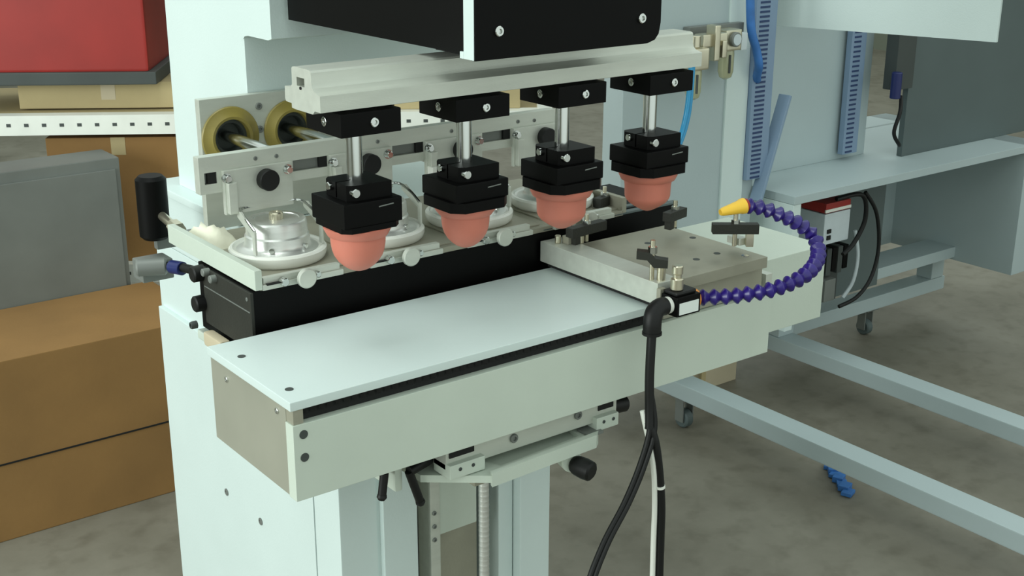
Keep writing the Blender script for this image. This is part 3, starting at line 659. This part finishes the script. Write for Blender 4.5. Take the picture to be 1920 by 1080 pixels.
tag(obj('air_tube', bm, 'bluetube'), 'bright blue air tubes passing behind the rightmost pad holder', 'tube')

# things seen under the table
bp = bx(2.065, 2.225, 1.288, 1.46, .0, .20, .003)
bp_ = thing('wooden_crate', 'low beige crate on the floor between the frame tubes', 'crate', (2.1, 1.3, 0))
obj('crate_box', bp, 'beige', bp_)
obj('crate_edge', bx(2.058, 2.078, 1.280, 1.290, .0, .203, .002), 'tan', bp_)
rg_ = bmesh.new()
for k in range(7):
    t0 = k/6; x = 1.962-.085*t0; y = .690-.13*t0; 
    box(rg_, x-.018, x+.018, y-.014, y+.014, .002, .012+.006*(k % 2), .002, Matrix.Rotation(.5+.3*math.sin(k*2), 3, 'Z'))
sct = tag(obj('plastic_scrap', rg_, 'bluerag'), 'crumpled blue plastic strip lying on the concrete floor, lower right', 'scrap')
# ------------------------------------------------------------------ rack and cartons behind
A = Vector((.10, 2.48, 0)); Bq = Vector((1.62, 1.50, 0)); d = (Bq-A).normalized(); nrm = Vector((-d.y, d.x, 0))
if nrm.y < 0: nrm = -nrm
def rb(bm, s0, s1, t0, t1, z0, z1, bev=.0):
    c = A+d*(s0+s1)/2+nrm*(t0+t1)/2; an = math.atan2(d.y, d.x)
    box(bm, c.x-(s1-s0)/2, c.x+(s1-s0)/2, c.y-(t1-t0)/2, c.y+(t1-t0)/2, z0, z1, bev, Matrix.Rotation(an, 3, 'Z'))
LN = (Bq-A).length
rk = thing('storage_rack', 'white slotted-angle storage rack standing behind the machine', 'rack', tuple(A))
zs = .885
for z in (zs, .45, 1.42):
    bm = bmesh.new(); rb(bm, -1.2, LN, -.004, 0, z-.03, z+.025); rb(bm, -1.2, LN, 0, .04, z+.021, z+.025)
    fbm = obj('shelf_beam', bm, 'white', rk)
    bm = bmesh.new()
    for k in range(62): rb(bm, -1.15+k*.048, -1.138+k*.048, -.0048, -.0035, z-.006, z+.003)
    hs = obj('beam_holes', bm, 'dgrey', fbm); hs['kind'] = 'stuff'
    bm = bmesh.new(); rb(bm, -1.2, LN, .001, .5, z+.005, z+.0205); obj('shelf', bm, 'tan', rk)
for s in (-1.2, LN-.04):
    for t in (.0, .46):
        bm = bmesh.new(); rb(bm, s, s+.04, t, t+.04, 0, 1.8); obj('upright', bm, 'white', rk)
def carton(label, s0, s1, t0, t1, z0, z1, mt, g=None):
    bm = bmesh.new(); rb(bm, s0, s1, t0, t1, z0, z1, .004); cx = A+d*(s0+s1)/2+nrm*(t0+t1)/2
    t = thing('carton', label, 'carton', (cx.x, cx.y, z0), 'cartons on the rack')
    obj('box_body', bm, mt, t)
    bm = bmesh.new(); rb(bm, s0-.0005, s1+.0005, (t0+t1)/2-.02, (t0+t1)/2+.02, z1-.002, z1+.0008); rb(bm, (s0+s1)/2-.02, (s0+s1)/2+.02, t0-.0008, t0, z1-.05, z1); obj('packing_tape', bm, 'tan' if mt != 'tan' else 'beige', t)
carton('large brown carton below the rack shelf, far left', -1.0, -.15, .05, .45, .475, .83, 'carton')
carton('brown carton under the white rack shelf beside the machine', .38, .78, .03, .45, .475, .84, 'carton')
carton('tan carton under the rack shelf, behind the guide plate', .84, 1.25, .03, .45, .475, .82, 'tan')
carton('brown carton standing on the rack shelf between the pads', 1.12, 1.34, .03, .35, .910, 1.12, 'carton')
carton('tan carton on the rack shelf, behind the second and third pads', 1.36, 1.72, .03, .35, .910, 1.08, 'tan')
carton('grey-tan carton on the rack shelf left of the column', .30, .80, .10, .40, .910, .985, 'tan')
rbx = bmesh.new(); rb(rbx, .12, .68, .05, .40, 1.02, 1.30, .01)
rt_ = thing('red_bin', 'dark red plastic bin at the upper left edge of the picture', 'bin', (.6, 2.3, .985))
obj('bin_body', rbx, 'red', rt_)
bm = bmesh.new(); rb(bm, .10, .70, .04, .41, .986, 1.022, .004); obj('bin_base', bm, 'dgrey', rt_)
# floor-standing cartons and grey cabinet at the left
fc = thing('carton', 'tall brown floor carton at the lower left behind the machine cabinet', 'carton', (.25, 1.8, 0))
obj('box_body', bx(-.12, .60, 1.64, 2.02, 0, .462, .004), 'carton', fc)
obj('carton_seam', bx(-.121, .601, 1.638, 1.641, .20, .204), 'dark', fc)
gc = thing('floor_cabinet', 'plain grey metal cabinet standing behind the brown floor carton', 'cabinet', (-.2, 2.1, 0))
obj('cabinet_body', bx(-.55, .545, 2.03, 2.16, 0, .82, .004), 'grey', gc)
obj('cabinet_door', bx(-.53, .0, 2.022, 2.03, .05, .79, .002), 'grey', gc)
obj('cabinet_door', bx(.01, .53, 2.022, 2.03, .05, .79, .002), 'grey', gc)
